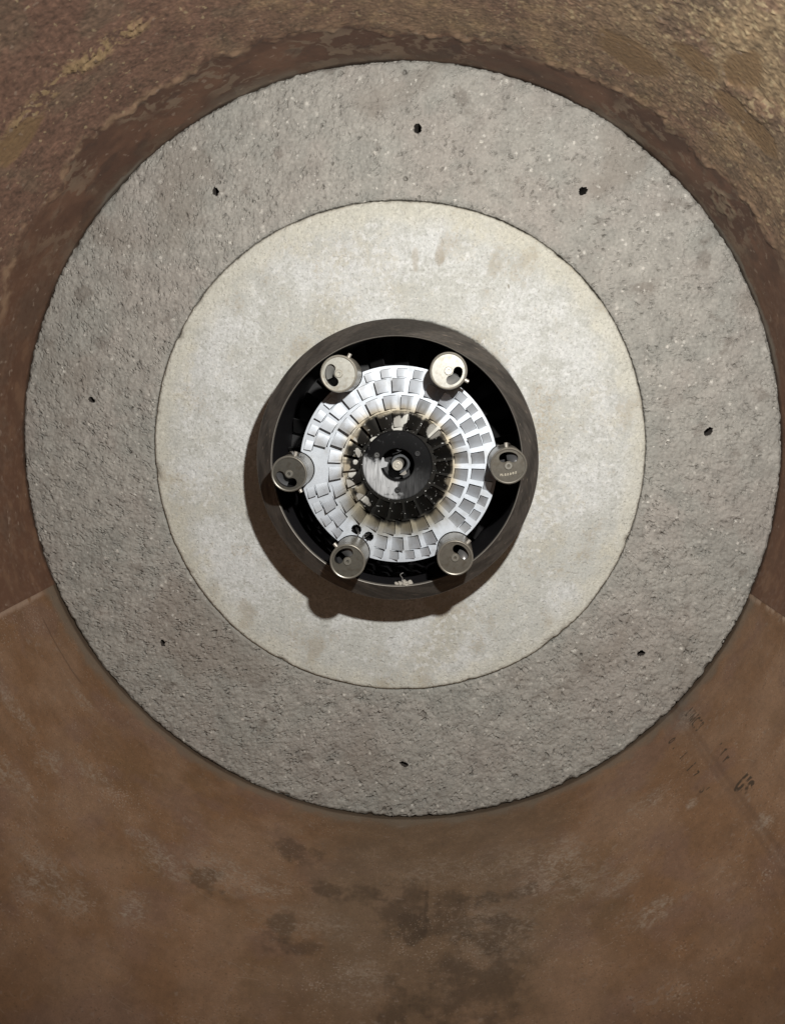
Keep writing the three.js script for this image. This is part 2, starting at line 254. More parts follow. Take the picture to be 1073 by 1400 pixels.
const ringCol = tex(2048, 2048, 3, (i, j, o) => {
  const x = ((i + .5) / 2048 - .5) * RS, y = ((j + .5) / 2048 - .5) * RS, r2 = x * x + y * y;
  if (r2 > .27 || r2 < .095) { o[0] = o[1] = o[2] = .3; return; }
  const n1 = fbm(x * 8, y * 8, 4), n2 = fbm(x * 40 + 7, y * 40, 4), n3 = fbm(x * 260, y * 260, 3);
  o[0] = .370; o[1] = .353; o[2] = .318;
  mix3(o, [.362, .336, .302], sm(-.2, .4, n1)); mix3(o, [.335, .328, .297], .7 * sm(0, .45, fbm(x * 11 + 30, y * 11, 4)));
  const k = 1 + .17 * n2 + .2 * n3; o[0] *= k; o[1] *= k; o[2] *= k;
  mix3(o, [.19, .165, .142], .55 * sm(.42, .8, fbm(x * 30 + 60, y * 30, 5)));
  mix3(o, [.27, .235, .20], .5 * sm(.25, .6, fbm(x * 5.5 + 20, y * 5.5 + 9, 4)));
  const r = Math.sqrt(r2); mix3(o, [.33, .33, .30], .35 * sm(.345, .327, r + .01 * n2));
  mix3(o, [.075, .064, .054], .34 * crevice(x, y));
  mix3(o, [.66, .63, .57], speck(x, y));
}, true);
const ringBump = tex(2048, 2048, 1, (i, j, o) => {
  const x = ((i + .5) / 2048 - .5) * RS, y = ((j + .5) / 2048 - .5) * RS, r2 = x * x + y * y;
  if (r2 > .27 || r2 < .095) { o[0] = .5; return; }
  o[0] = .56 + .17 * fbm(x * 330, y * 330 + 5, 3) + .12 * grad(x * 130 + 3, y * 130) - .3 * crevice(x, y) + .2 * speck(x, y);
}, false);
const ringMat = new THREE.MeshStandardMaterial({ map: ringCol, bumpMap: ringBump, bumpScale: .0023, roughness: .92, metalness: 0 });
const ring = group('refractory_ring');
ring.userData = { label: 'wide coarse grey refractory ring with eight small vent holes against the rusty wall', category: 'refractory' };
{
  const nu = 2200, nv = 146;
  const g = grid(nu, nv, (s, t, i, j) => {
    const a = s * TAU, ca = Math.cos(a), sa = Math.sin(a);
    const ro = outRound(a) + .0005 + .0014 * fbm(ca * 6, sa * 6, 3) + .0011 * fbm(ca * 40, sa * 40, 3), ri = inRound(a) + .0011 + .0005 * fbm(ca * 9 + 3, sa * 9, 3) + .0005 * fbm(ca * 60, sa * 60 + 5, 3);
    const r = ro + (ri - ro) * clamp((j - 3) / (nv - 6)), x = r * ca, y = r * sa;
    let z = ringRelief(x, y) - .0025 * sm(ro - .004, ro, r) - .0022 * sm(ri + .0032, ri, r);
    z -= .004 * sm(ro - .010, ro, r) * sm(.35, .7, fbm(x * 30 + 4, y * 30, 3));
    if (j < 3) z = -.055 + .018 * j; if (j > nv - 3) z -= .018 * (j - nv + 3);
    return [x, y, z, x / RS + .5, y / RS + .5];
  }, true);
  const P = g.attributes.position.array, I = g.index.array, keep = [];
  for (let k = 0; k < I.length; k += 3) {
    const x = (P[I[k] * 3] + P[I[k + 1] * 3] + P[I[k + 2] * 3]) / 3, y = (P[I[k] * 3 + 1] + P[I[k + 1] * 3 + 1] + P[I[k + 2] * 3 + 1]) / 3;
    if (!inVent(x, y)) keep.push(I[k], I[k + 1], I[k + 2]);
  }
  g.setIndex(new THREE.BufferAttribute(Uint32Array.from(keep), 1));
  mesh('cast_face', g, ringMat, ring);
  const ventMat = new THREE.MeshStandardMaterial({ color: new THREE.Color(.07, .058, .05), roughness: .95 });
  vents.forEach((v, k) => {
    const c = Math.cos(v[4] * D), s = Math.sin(v[4] * D), depth = [-.0012, -.006, -.02, -.05, -.05];
    const m = mesh('vent_hole', grid(28, 4, (u, t, i, j) => {
      const a = u * TAU, q = ventOut(k, a) * (j === 4 ? 0.001 : 1.13 - .06 * j), px = Math.cos(a) * v[2] * q, py = Math.sin(a) * v[3] * q;
      return [px * c - py * s, px * s + py * c, depth[j]];
    }, true), ventMat, ring);
    m.position.set(v[0], v[1], 0);
  });
}

// ---------------------------------------------------------------- inner refractory: smooth pale block around the burner
const DS = .68;
const discCol = tex(1536, 1536, 3, (i, j, o) => {
  const x = ((i + .5) / 1536 - .5) * DS, y = ((j + .5) / 1536 - .5) * DS, r = Math.hypot(x, y);
  if (r > .335) { o[0] = o[1] = o[2] = .5; return; }
  const n1 = fbm(x * 10 + 2, y * 10, 4), n2 = fbm(x * 45 + 7, y * 45, 4), n3 = fbm(x * 230, y * 230, 3), n4 = fbm(x * 420, y * 420 + 9, 2);
  o[0] = .565; o[1] = .568; o[2] = .528;
  mix3(o, [.655, .665, .648], .85 * sm(-.35, .55, n1 + .5 * n2 + .35 * n3)); mix3(o, [.50, .475, .395], .7 * sm(-.1, .7, fbm(x * 8 + 50, y * 8, 5) + .4 * n2 + .25 * n3));
  mix3(o, [.75, .755, .74], .6 * sm(.1, .6, fbm(x * 130 + 3, y * 130, 4) + .4 * n1));
  mix3(o, [.60, .58, .49], .7 * sm(.285, .318, r + .012 * n2));
  const k = 1 + .09 * n2 + .13 * n3 + .10 * n4; o[0] *= k; o[1] *= k; o[2] *= k;
  mix3(o, [.40, .35, .265], .5 * sm(.3, .8, fbm(x * 22 + 12, y * 18 + 33, 5) + .35 * n3));
  mix3(o, [.40, .31, .20], .42 * sm(1.2, .1, ((x - .1905) / .02) ** 2 + ((y - .045) / .07) ** 2 + .9 * n2) * sm(-.2, .4, n3));
  mix3(o, [.36, .30, .22], .5 * sm(1.1, .1, ((x - .055) / .006) ** 2 + ((y - .262) / .018) ** 2 + .9 * n2));
  mix3(o, [.36, .30, .22], .4 * sm(1.1, .1, ((x - .024) / .005) ** 2 + ((y - .255) / .022) ** 2 + .9 * n2));
  mix3(o, [.28, .25, .2], .8 * sm(1, .3, ((x - .142) / .0016) ** 2 + ((y - .22) / .004) ** 2 + .5 * n3));
  mix3(o, [.22, .2, .17], .35 * sm(.5, .75, fbm(x * 330 + 3, y * 330, 2) + .2 * n2));
}, true);
const discBump = tex(1536, 1536, 1, (i, j, o) => {
  const x = ((i + .5) / 1536 - .5) * DS, y = ((j + .5) / 1536 - .5) * DS;
  o[0] = .55 + .12 * fbm(x * 60, y * 60 + 5, 4) + .15 * fbm(x * 300, y * 300, 3) - .35 * sm(.45, .7, fbm(x * 150 + 8, y * 150, 3));
}, false);
const discMat = new THREE.MeshStandardMaterial({ map: discCol, bumpMap: discBump, bumpScale: .0016, roughness: .9, metalness: 0 });
const BX = .0055, BY = .005;                    // burner axis
const HX = .0065, HY = .0085, HR = .1712;       // opening in the pale block
const disc = mesh('refractory_block', grid(720, 76, (s, t, i, j) => {
  const a = s * TAU, ca = Math.cos(a), sa = Math.sin(a);
  const ro = inRound(a) - .0002 + .0009 * fbm(ca * 7 + 20, sa * 7, 3) + .0006 * fbm(ca * 50, sa * 50, 3), hr = HR + .0008 * fbm(ca * 12 + 40, sa * 12, 3);
  const q = clamp((j - 4) / 66), x0 = ro * ca, y0 = ro * sa, x1 = HX + hr * ca, y1 = HY + hr * sa, x = x0 + (x1 - x0) * q, y = y0 + (y1 - y0) * q;
  const dOut = Math.hypot(x - x0, y - y0), dIn = Math.hypot(x - x1, y - y1);
  let z = .0028 + .0007 * fbm(x * 14, y * 14, 3) + .0003 * fbm(x * 90, y * 90, 2) - .0024 * (1 - Math.sqrt(1 - (1 - clamp(dOut / .004)) ** 2)) - .003 * (1 - Math.sqrt(1 - (1 - clamp(dIn / .004)) ** 2));
  z -= .004 * sm(.008, 0, dOut) * sm(.3, .6, fbm(x * 28 + 4, y * 28 + 9, 3));
  if (j < 4) z = -.05 + .011 * j; if (j > 70) z -= .014 * (j - 70);
  return [x, y, z, x / DS + .5, y / DS + .5];
}, true), discMat);
disc.userData = { label: 'smooth pale whitish refractory disc around the black burner tube', category: 'refractory' };

// ---------------------------------------------------------------- burner
const burner = group('burner'); burner.position.set(BX, BY, 0);
burner.userData = { label: 'round gas burner with white louvred flame disc and six steel nozzles in a dark tube', category: 'burner' };
const oxide = tex(512, 512, 3, (i, j, o) => {
  const a = i / 512 * TAU, x = Math.cos(a) * 1.5, y = Math.sin(a) * 1.5, z = j / 512;
  o[0] = .128; o[1] = .118; o[2] = .106; mix3(o, [.082, .077, .070], sm(-.3, .4, fbm(x * 3, y * 3 + z * 2, 4))); mix3(o, [.14, .12, .10], .4 * sm(.25, .6, fbm(x * 7 + z * 3, y * 7 + 8, 4)));
  const k = 1 + .25 * fbm(x * 24 + z * 12, y * 24, 3); o[0] *= k; o[1] *= k; o[2] *= k; mix3(o, [.35, .30, .25], .6 * sm(.6, .85, fbm(x * 14 + 5, y * 14 + z * 9, 3)));
}, true, THREE.RepeatWrapping);
const tubeMat = new THREE.MeshStandardMaterial({ map: oxide, roughness: .46, metalness: .6 });
const screwSteel = new THREE.MeshStandardMaterial({ color: new THREE.Color(.5, .47, .42), roughness: .4, metalness: .5 });
const lipMat = new THREE.MeshStandardMaterial({ color: new THREE.Color(.30, .28, .25), roughness: .45, metalness: .5 });
const black = new THREE.MeshStandardMaterial({ color: new THREE.Color(.012, .0115, .012), roughness: .6 });
const blackPaint = new THREE.MeshStandardMaterial({ color: new THREE.Color(.02, .019, .021), roughness: .42 });
mesh('blast_tube', sharpLathe([[.162, -.05], [.1625, .082], [.1682, .091], [.1693, .0962], [.1694, .0985], [.1688, .1000], [.1502, .1116], [.1494, .1122]], 180), tubeMat, burner);
mesh('tube_lip', sharpLathe([[.1494, .1122], [.1488, .1118], [.1484, .1108], [.1484, .1065]], 180), lipMat, burner);
mesh('tube_liner', sharpLathe([[.1484, .1065], [.1512, .1050], [.1512, .06], [.1530, .058], [.153, -.05]], 140), blackPaint, burner);
mesh('back_plate', sharpLathe([[.16, -.045], [.02, -.045]], 64), black, burner);
mesh('inner_sleeve', sharpLathe([[.098, -.045], [.098, .04], [.085, .075], [.02, .080]], 96), black, burner);
for (let k = 0; k < 24; k++) {                 // swirl vanes far back in the air gap
  const v = mesh('air_vane', new THREE.BoxGeometry(.048, .0012, .03), black, burner);
  const a = k * 15 * D; v.position.set(Math.cos(a) * .126, Math.sin(a) * .126, -.02); v.rotation.order = 'ZXY'; v.rotation.set(.7, 0, a);
}
// flame disc with rows of punched and raised louvres
const DX = .0085 - BX, DY = .0032 - BY, DZ = .114, DR = .1168;
const nozzlePos = [[-.0554, .1099], [.0667, .113], [.1348, .0079], [.0764, -.0982], [-.0473, -.1041], [-.1135, -.0028]].map(([x, y]) => [x + (.063 - x) * .0075 - BX, y + (.1005 - y) * .0075 - BY]);
const eyes = [[-.0416 - .0085, -.0743 - .0032, .0063], [-.0268 - .0085, -.0827 - .0032, .0061]];
const sootCol = tex(1024, 1024, 3, (i, j, o) => {
  const x = ((i + .5) / 1024 - .5) * .25, y = ((j + .5) / 1024 - .5) * .25, r = Math.hypot(x, y), a = Math.atan2(y, x);
  const n1 = fbm(Math.cos(a) * 2.2 + 5, Math.sin(a) * 2.2, 3), n2 = fbm(x * 75, y * 75, 4), n3 = fbm(x * 240, y * 240, 3);
  o[0] = .60; o[1] = .635; o[2] = .68; const k = 1 + .05 * n2 + .04 * n3; o[0] *= k; o[1] *= k; o[2] *= k;
  mix3(o, [.55, .56, .57], .35 * sm(.35, .7, fbm(x * 50 + 9, y * 50, 4)));
  const low = sm(-.35, -.9, Math.sin(a + .12)), left = sm(-.55, -.95, Math.cos(a));
  const rb = .0640 + .0050 * n1 + .006 * low - .003 * left + .0035 * n2;
  mix3(o, [.50, .42, .28], .85 * sm(rb + .013, rb + .001, r + .006 * n2 + .004 * n1));
  mix3(o, [.17, .15, .12], .6 * sm(.02, .45, fbm(Math.cos(a) * 8 + 3, Math.sin(a) * 8 + r * 14, 4)) * sm(rb + .026, rb, r));
  mix3(o, [.36, .35, .33], .35 * sm(.15, .6, fbm(x * 38 + 70, y * 38, 5)));
  mix3(o, [.26, .235, .17], .8 * low * sm(.096, .075, r + .006 * n2));
  mix3(o, [.007, .007, .007], .98 * sm(rb + .003, rb - .004, r) * (1 - .92 * left * sm(.2, .6, fbm(x * 60 + 22, y * 60 + 4, 3)) * sm(.046, .052, r)));
  // spots where the soot has flaked off
  for (const f of [[-.0275, .0305, .0058, .0032, .2], [-.0495, .0285, .002, .0048, .3], [-.0465, .0155, .0028, .0055, .5], [.0075, .0535, .0075, .0035, .8], [-.0005, .0470, .0065, .011, 0], [.0415, .0405, .009, .0075, .8], [-.0505, .004, .003, .0028, 0], [-.056, -.022, .007, .004, -.6], [-.041, -.040, .010, .004, -.7], [-.0545, -.009, .006, .004, 1]]) {
    const c = Math.cos(f[4]), s = Math.sin(f[4]), u = ((x - f[0]) * c + (y - f[1]) * s) / f[2], v = (-(x - f[0]) * s + (y - f[1]) * c) / f[3], q = u * u + v * v;
    if (q < 2) mix3(o, [.56, .545, .50], .9 * sm(1.25, .75, q + .35 * n3 + .3 * n2));
  }
  mix3(o, [.6, .6, .58], .8 * sm(.72, .85, fbm(x * 320 + 40, y * 320, 2)) * sm(.066, .06, r));
}, true);
const sootRough = tex(256, 256, 1, (i, j, o) => { o[0] = .58 + .14 * fbm(i / 18, j / 18, 4); }, false, THREE.RepeatWrapping);
const discSteel = new THREE.MeshPhysicalMaterial({ specularIntensity: .35, map: sootCol, roughnessMap: sootRough, roughness: 1, metalness: .58 });
const planar = (g, dx = 0, dy = 0) => { const p = g.attributes.position, u = g.attributes.uv; for (let k = 0; k < p.count; k++) u.setXY(k, (p.getX(k) + dx) / .25 + .5, (p.getY(k) + dy) / .25 + .5); return g; };
const rows = [[.1032, .1135, 36, 7.5, 5.9, .0055], [.0866, .1022, 30, 5.7, 8.2, .0080], [.0668, .0828, 24, 7.2, 10.8, .0084], [.0452, .0645, 20, 16.6, 15.2, .0085]];
const fins = [];
rows.forEach(([r0, r1, n, off, w, h], row) => {
  for (let k = 0; k < n; k++) {
    const ang = off + k * 360 / n, c = [];
    for (const r of [r0, (r0 + r1) / 2, r1]) for (const d of [-w / 2, 0, w / 2]) c.push([r * Math.cos((ang + d) * D), r * Math.sin((ang + d) * D)]);
    const hit = nozzlePos.some(([x, y]) => c.some((q) => Math.hypot(q[0] + DX - x, q[1] + DY - y) < .0216)) || eyes.some(([x, y, e]) => c.some((q) => Math.hypot(q[0] - x, q[1] - y) < e + .0016));
    const k0 = Math.round((ang - w / 2) * 2), k1 = Math.round((ang + w / 2) * 2);       // snapped to the half-degree lattice of the sheet
    if (!hit) fins.push([r0, r1, (k0 + k1) / 4, (k1 - k0) / 2, h, row, k0, k1]);
  }
});
{
  // sheet cut on a polar lattice: windows under the louvres, round bites where the nozzles pass, two sight holes
  const NA = 720, edgeAt = new Float32Array(NA + 1);
  for (let k = 0; k <= NA; k++) {
    const a = k / NA * TAU, c = Math.cos(a), s = Math.sin(a); let r = DR;
    for (const [nx, ny] of nozzlePos) { const x = nx - DX, y = ny - DY, b = x * c + y * s, q = b * b - (x * x + y * y - (.0214) ** 2); if (q > 0 && b > 0) r = Math.min(r, b - Math.sqrt(q)); }
    edgeAt[k] = r;
  }
  const radii = []; const cuts = [.030, .0452, .0645, .0668, .0828, .0866, .1022, .1032, .1135, .1168];
  cuts.forEach((c, i) => { if (!i) return radii.push(c); const n = Math.max(1, Math.round((c - cuts[i - 1]) / .0022)); for (let k = 1; k <= n; k++) radii.push(cuts[i - 1] + (c - cuts[i - 1]) * k / n); });
  const NR = radii.length - 1, solid = new Uint8Array(NA * NR).fill(1);
  for (const f of fins) for (let j = 0; j < NR; j++) { const m = (radii[j] + radii[j + 1]) / 2; if (m > f[0] && m < f[1]) for (let k = f[6]; k < f[7]; k++) solid[j * NA + ((k % NA) + NA) % NA] = 0; }
  for (let j = 0; j < NR; j++) for (let k = 0; k < NA; k++) {
    const a = (k + .5) / NA * TAU, m = (radii[j] + radii[j + 1]) / 2, x = m * Math.cos(a), y = m * Math.sin(a);
    if (radii[j] >= Math.min(edgeAt[k], edgeAt[k + 1]) && radii[j] > edgeAt[k] - 1e-9 && radii[j] > edgeAt[k + 1] - 1e-9) solid[j * NA + k] = 0;
    if (eyes.some(([ex, ey, e]) => Math.hypot(x - ex, y - ey) < e)) solid[j * NA + k] = 0;
  }
  const P = [], I = [], at = (j, k, z) => { k = ((k % NA) + NA) % NA; const r = Math.min(radii[j], edgeAt[k]), a = k / NA * TAU; P.push(r * Math.cos(a), r * Math.sin(a), z); return P.length / 3 - 1; };
  const quad = (a, b, c, d) => I.push(a, b, c, a, c, d), T = .0014, is = (j, k) => j >= 0 && j < NR && solid[j * NA + ((k % NA) + NA) % NA];
  for (let j = 0; j < NR; j++) for (let k = 0; k < NA; k++) {
    if (!is(j, k)) continue;
    quad(at(j, k, T), at(j + 1, k, T), at(j + 1, k + 1, T), at(j, k + 1, T)); quad(at(j, k, 0), at(j, k + 1, 0), at(j + 1, k + 1, 0), at(j + 1, k, 0));
    if (!is(j + 1, k)) quad(at(j + 1, k, T), at(j + 1, k, 0), at(j + 1, k + 1, 0), at(j + 1, k + 1, T));
    if (!is(j - 1, k)) quad(at(j, k + 1, T), at(j, k + 1, 0), at(j, k, 0), at(j, k, T));
    if (!is(j, k + 1)) quad(at(j + 1, k + 1, T), at(j + 1, k + 1, 0), at(j, k + 1, 0), at(j, k + 1, T));
    if (!is(j, k - 1)) quad(at(j, k, T), at(j, k, 0), at(j + 1, k, 0), at(j + 1, k, T));
  }
  const pg = new THREE.BufferGeometry();
  pg.setAttribute('position', new THREE.BufferAttribute(new Float32Array(P), 3)); pg.setAttribute('uv', new THREE.BufferAttribute(new Float32Array(P.length / 3 * 2), 2)); pg.setIndex(I); pg.computeVertexNormals();
  const plate = mesh('flame_disc', planar(pg), discSteel, burner); plate.position.set(DX, DY, DZ - .0014);
  const r = rng(19);
  for (const [r0, r1, ang, w, h0, row] of fins) {
    const h = h0 * (.74 + .5 * r()), tw = (r() - .5) * .42, th = .0008, ns = 6, up = (s) => h * Math.pow(s, 1.35);
    const face = (lift, flip) => grid(ns, 2, (s, t) => {
      const q = flip ? 1 - s : s, a = (ang + (-.5 + q * .97) * w) * D, rr = r0 + .0005 + (r1 - r0 - .001) * t, z = up(q) * (1 + tw * (t - .5)) + lift;
      return [rr * Math.cos(a), rr * Math.sin(a), z];
    });
    const edge = (side) => grid(ns, 1, (s, t) => {     // the two long cut sides
      const a = (ang + (-.5 + (side ? 1 - s : s) * .97) * w) * D, rr = side ? r1 - .0005 : r0 + .0005, q = side ? 1 - s : s;
      return [rr * Math.cos(a), rr * Math.sin(a), up(q) * (1 + tw * ((side ? 1 : 0) - .5)) - th * t];
    });
    const tip = grid(1, 1, (s, t) => { const a = (ang + .47 * w) * D, rr = r0 + .0005 + (r1 - r0 - .001) * s; return [rr * Math.cos(a), rr * Math.sin(a), up(1) * (1 + tw * (s - .5)) - th * (1 - t)]; });
    const g2 = planar(mergeGeometries([face(.0, true), face(-th, false), edge(0), edge(1), tip]));
    const f = mesh('louvre', g2, discSteel, plate); f.position.z = .0014;
  }
  // hub disc: scorched, one crescent still clean
  const hubCol = tex(512, 512, 3, (i, j, o) => {
    const x = ((i + .5) / 512 - .5) * .25, y = ((j + .5) / 512 - .5) * .25; // same scale as the flame disc
    const X = x / 2.9, Y = y / 2.9, r = Math.hypot(X, Y), a = Math.atan2(Y, X) / D, n = fbm(X * 160, Y * 160, 4), b = fbm(X * 420, Y * 50, 3);
    const d = ((a - 232 + 540) % 360) - 180;
    const c = sm(62, 44, Math.abs(d + 12) + 9 * n), c2 = .12 * sm(105, 40, Math.abs(d - 30) + 6 * n);
    o[0] = .006; o[1] = .006; o[2] = .0062; mix3(o, [.55, .56, .57], Math.max(c, c2) * (.75 + .4 * b)); mix3(o, [.05, .05, .052], .5 * sm(.4, .7, n));
  }, true);
  const hubMat = new THREE.MeshPhysicalMaterial({ map: hubCol, roughness: .6, metalness: .1, specularIntensity: .15 });
  const hg = lathe([[.0196, .0000], [.0199, .0026], [.0208, .0034], [.030, .0030], [.0395, .0022], [.0412, .0010], [.0414, -.0005]], 96);
  const p = hg.attributes.position, u = hg.attributes.uv; for (let k = 0; k < p.count; k++) u.setXY(k, p.getX(k) * 2.9 / .25 + .5, p.getY(k) * 2.9 / .25 + .5);
  const hub = mesh('hub_disc', hg, hubMat, burner); hub.position.set(DX - .0008, DY + .0004, DZ);
  const bolt = new THREE.MeshStandardMaterial({ color: new THREE.Color(.12, .118, .115), roughness: .4, metalness: .6 });
  const screwDark = new THREE.MeshStandardMaterial({ color: new THREE.Color(.03, .03, .03), roughness: .45, metalness: .4 });
  const boltG = sharpLathe([[.0034, .0], [.0034, .0018], [.0029, .0024], [.0016, .0024], [.0014, .0005], [.0001, .0004]], 20);
  for (const [x, y, dark] of [[-.0241, .012, 0], [.0238, .0141, 1], [.0003, -.0291, 0]]) { const s = mesh('socket_screw', boltG, dark ? black : y < 0 ? screwDark : bolt, hub); s.position.set(x, y, .0028); }
  // centre: fuel nozzle deep in the hole with its holder and bits of bracket
  const brass = new THREE.MeshStandardMaterial({ color: new THREE.Color(.60, .57, .50), roughness: .35, metalness: .6 });
  const greySteel = new THREE.MeshStandardMaterial({ color: new THREE.Color(.09, .094, .1), roughness: .4, metalness: .6 });
  const well = mesh('nozzle_well', sharpLathe([[.0198, .001], [.0200, -.02], [.0200, -.033], [.0105, -.034]], 48), black, burner); well.position.set(DX - .0008, DY + .0004, DZ);
  const noz = mesh('fuel_nozzle', sharpLathe([[.0066, -.03], [.0066, -.0015], [.0060, .0], [.0046, .0], [.0042, -.0012], [.0034, -.0012], [.0031, .0002], [.0016, .0002], [.0012, -.001], [.0001, -.001]], 40), brass, burner); noz.position.set(.0077 - BX, .0034 - BY, DZ + .0);
  const hold = mesh('nozzle_holder', sharpLathe([[.0118, -.028], [.0118, -.006], [.0110, -.0052], [.0085, -.0052], [.0080, -.009], [.0068, -.011]], 40), greySteel, burner); hold.position.set(.0105 - BX, .0040 - BY, DZ - .010);
  const rod = (a, name, mat, rad) => { const c = new THREE.CatmullRomCurve3(a.map((v) => new THREE.Vector3(...v))); return mesh(name, new THREE.TubeGeometry(c, 14, rad, 7), mat, burner); };
  rod([[-.005, .019, DZ - .006], [.001, .0165, DZ - .004], [.004, .0155, DZ - .004], [.008, .0155, DZ - .012]], 'electrode_wire', greySteel, .0008);
  rod([[.0145, .0185, DZ - .006], [.008, .0165, DZ - .004], [.003, .0135, DZ - .005], [-.004, .0105, DZ - .012]], 'electrode_wire', greySteel, .0008);
  const tab = new THREE.ExtrudeGeometry(new THREE.Shape([[0, 0], [.007, .0055], [.0085, .0015], [.005, -.0008]].map((q) => new THREE.Vector2(...q))), { depth: .0008, bevelEnabled: false });
  const tb = mesh('bracket_tab', tab, lipMat, burner); tb.position.set(.0045, -.0135, DZ - .008);
  const tab2 = new THREE.ExtrudeGeometry(new THREE.Shape([[-.004, -.007], [.0045, -.0045], [.0062, .0005], [.002, .0015], [.0008, .0062], [-.005, .007]].map((q) => new THREE.Vector2(...q))), { depth: .0008, bevelEnabled: false });
  const t2 = mesh('bracket_tab', tab2, new THREE.MeshStandardMaterial({ color: new THREE.Color(.40, .41, .42), roughness: .5, metalness: .3 }), burner); t2.position.set(-.0148, .0015, DZ + .0012);
  // sight holes beside the lower left nozzle with bent igniter wires
  eyes.forEach(([x, y, e], k) => {
    const w = mesh('sight_port', sharpLathe([[e - .0002, -.0003], [e - .0003, -.025], [.0002, -.025]], 28), black, plate); w.position.set(x, y, .001);
    const bz = mesh('port_rim', planar(sharpLathe([[e + .0006, -.0002], [e + .0004, .0003], [e - .0001, .0003], [e - .0003, -.0006]], 28), x, y), discSteel, plate); bz.position.set(x, y, .0014);
    const X = x + DX, Y = y + DY;
    if (!k) { rod([[X - .001, Y + .002, DZ - .018], [X - .0005, Y - .001, DZ - .004], [X + .0025, Y - .0035, DZ + .002], [X + .0015, Y - .0080, DZ + .003], [X - .0045, Y - .0092, DZ + .0015]], 'igniter_wire', bolt, .0009); rod([[X + .002, Y, DZ - .016], [X + .0015, Y - .001, DZ - .003], [X + .0045, Y - .0045, DZ + .0015]], 'igniter_wire', bolt, .0008); }
    else { rod([[X + .001, Y + .001, DZ - .018], [X - .0015, Y + .0005, DZ - .004], [X - .0045, Y - .0010, DZ + .002], [X - .0080, Y - .0030, DZ + .0025]], 'igniter_wire', bolt, .0008); rod([[X + .003, Y + .002, DZ - .016], [X - .002, Y + .002, DZ - .002], [X - .0065, Y + .0015, DZ + .002], [X - .0062, Y - .0055, DZ + .0015], [X - .0035, Y - .0105, DZ + .001]], 'igniter_wire', bolt, .0008); }
  });
}
// six gas nozzles: capped steel cups with a kidney port, a swirl ramp and a centre screw
const capTex = tex(256, 256, 3, (i, j, o) => {
  const x = i / 256 - .5, y = j / 256 - .5, n = fbm(x * 9, y * 9, 4), m = fbm(x * 60 + 3, y * 14, 3);
  o[0] = .9; o[1] = .88; o[2] = .84; const k = 1 + .13 * n + .12 * m; o[0] *= k; o[1] *= k; o[2] *= k; mix3(o, [.55, .45, .34], .4 * sm(.1, .6, fbm(x * 7 + 5, y * 7, 4)));
}, true, THREE.RepeatWrapping);
function kidney(a0, a1, rc = .0104, e = .0052) {       // outline of an arc slot, angles in degrees
  const p = []; const n = 14, m = 8;
  for (let k = 0; k <= n; k++) { const a = (a0 + (a1 - a0) * k / n) * D; p.push([(rc + e) * Math.cos(a), (rc + e) * Math.sin(a)]); }
  for (let k = 1; k < m; k++) { const b = a1 * D + k / m * Math.PI; p.push([rc * Math.cos(a1 * D) + e * Math.cos(b), rc * Math.sin(a1 * D) + e * Math.sin(b)]); }
  for (let k = 0; k <= n; k++) { const a = (a1 + (a0 - a1) * k / n) * D; p.push([(rc - e) * Math.cos(a), (rc - e) * Math.sin(a)]); }
  for (let k = 1; k < m; k++) { const b = (a0 + 180) * D + k / m * Math.PI; p.push([rc * Math.cos(a0 * D) + e * Math.cos(b), rc * Math.sin(a0 * D) + e * Math.sin(b)]); }
  return p;
}
const nozzleSpec = [                           // slot start, slot end (the open bore), tone, side screws
  [148, 238, [.39, .378, .33], [62]], [285, 358, [.31, .30, .265], [-28]], [60, 122, [.105, .094, .075], [96]],
  [16, 78, [.15, .133, .107], [48]], [84, 168, [.145, .133, .108], [132]], [192, 290, [.105, .097, .08], [75, -62]]];
const bodyG = sharpLathe([[.0120, -.12], [.0120, -.0520], [.0200, -.0515], [.0206, -.0500], [.0206, -.0118], [.02035, -.0112], [.02035, -.0102], [.0206, -.0096], [.0206, -.0016], [.0199, -.0004], [.0192, .0], [.0184, -.0004], [.0181, -.0014]], 64);
const capScrewG = sharpLathe([[.0046, -.002], [.0046, .0006], [.0040, .0013], [.0019, .0013], [.0016, -.0008], [.0001, -.0009]], 24);
const sideScrewG = new THREE.CylinderGeometry(.0021, .0021, .006, 10); sideScrewG.rotateZ(Math.PI / 2);
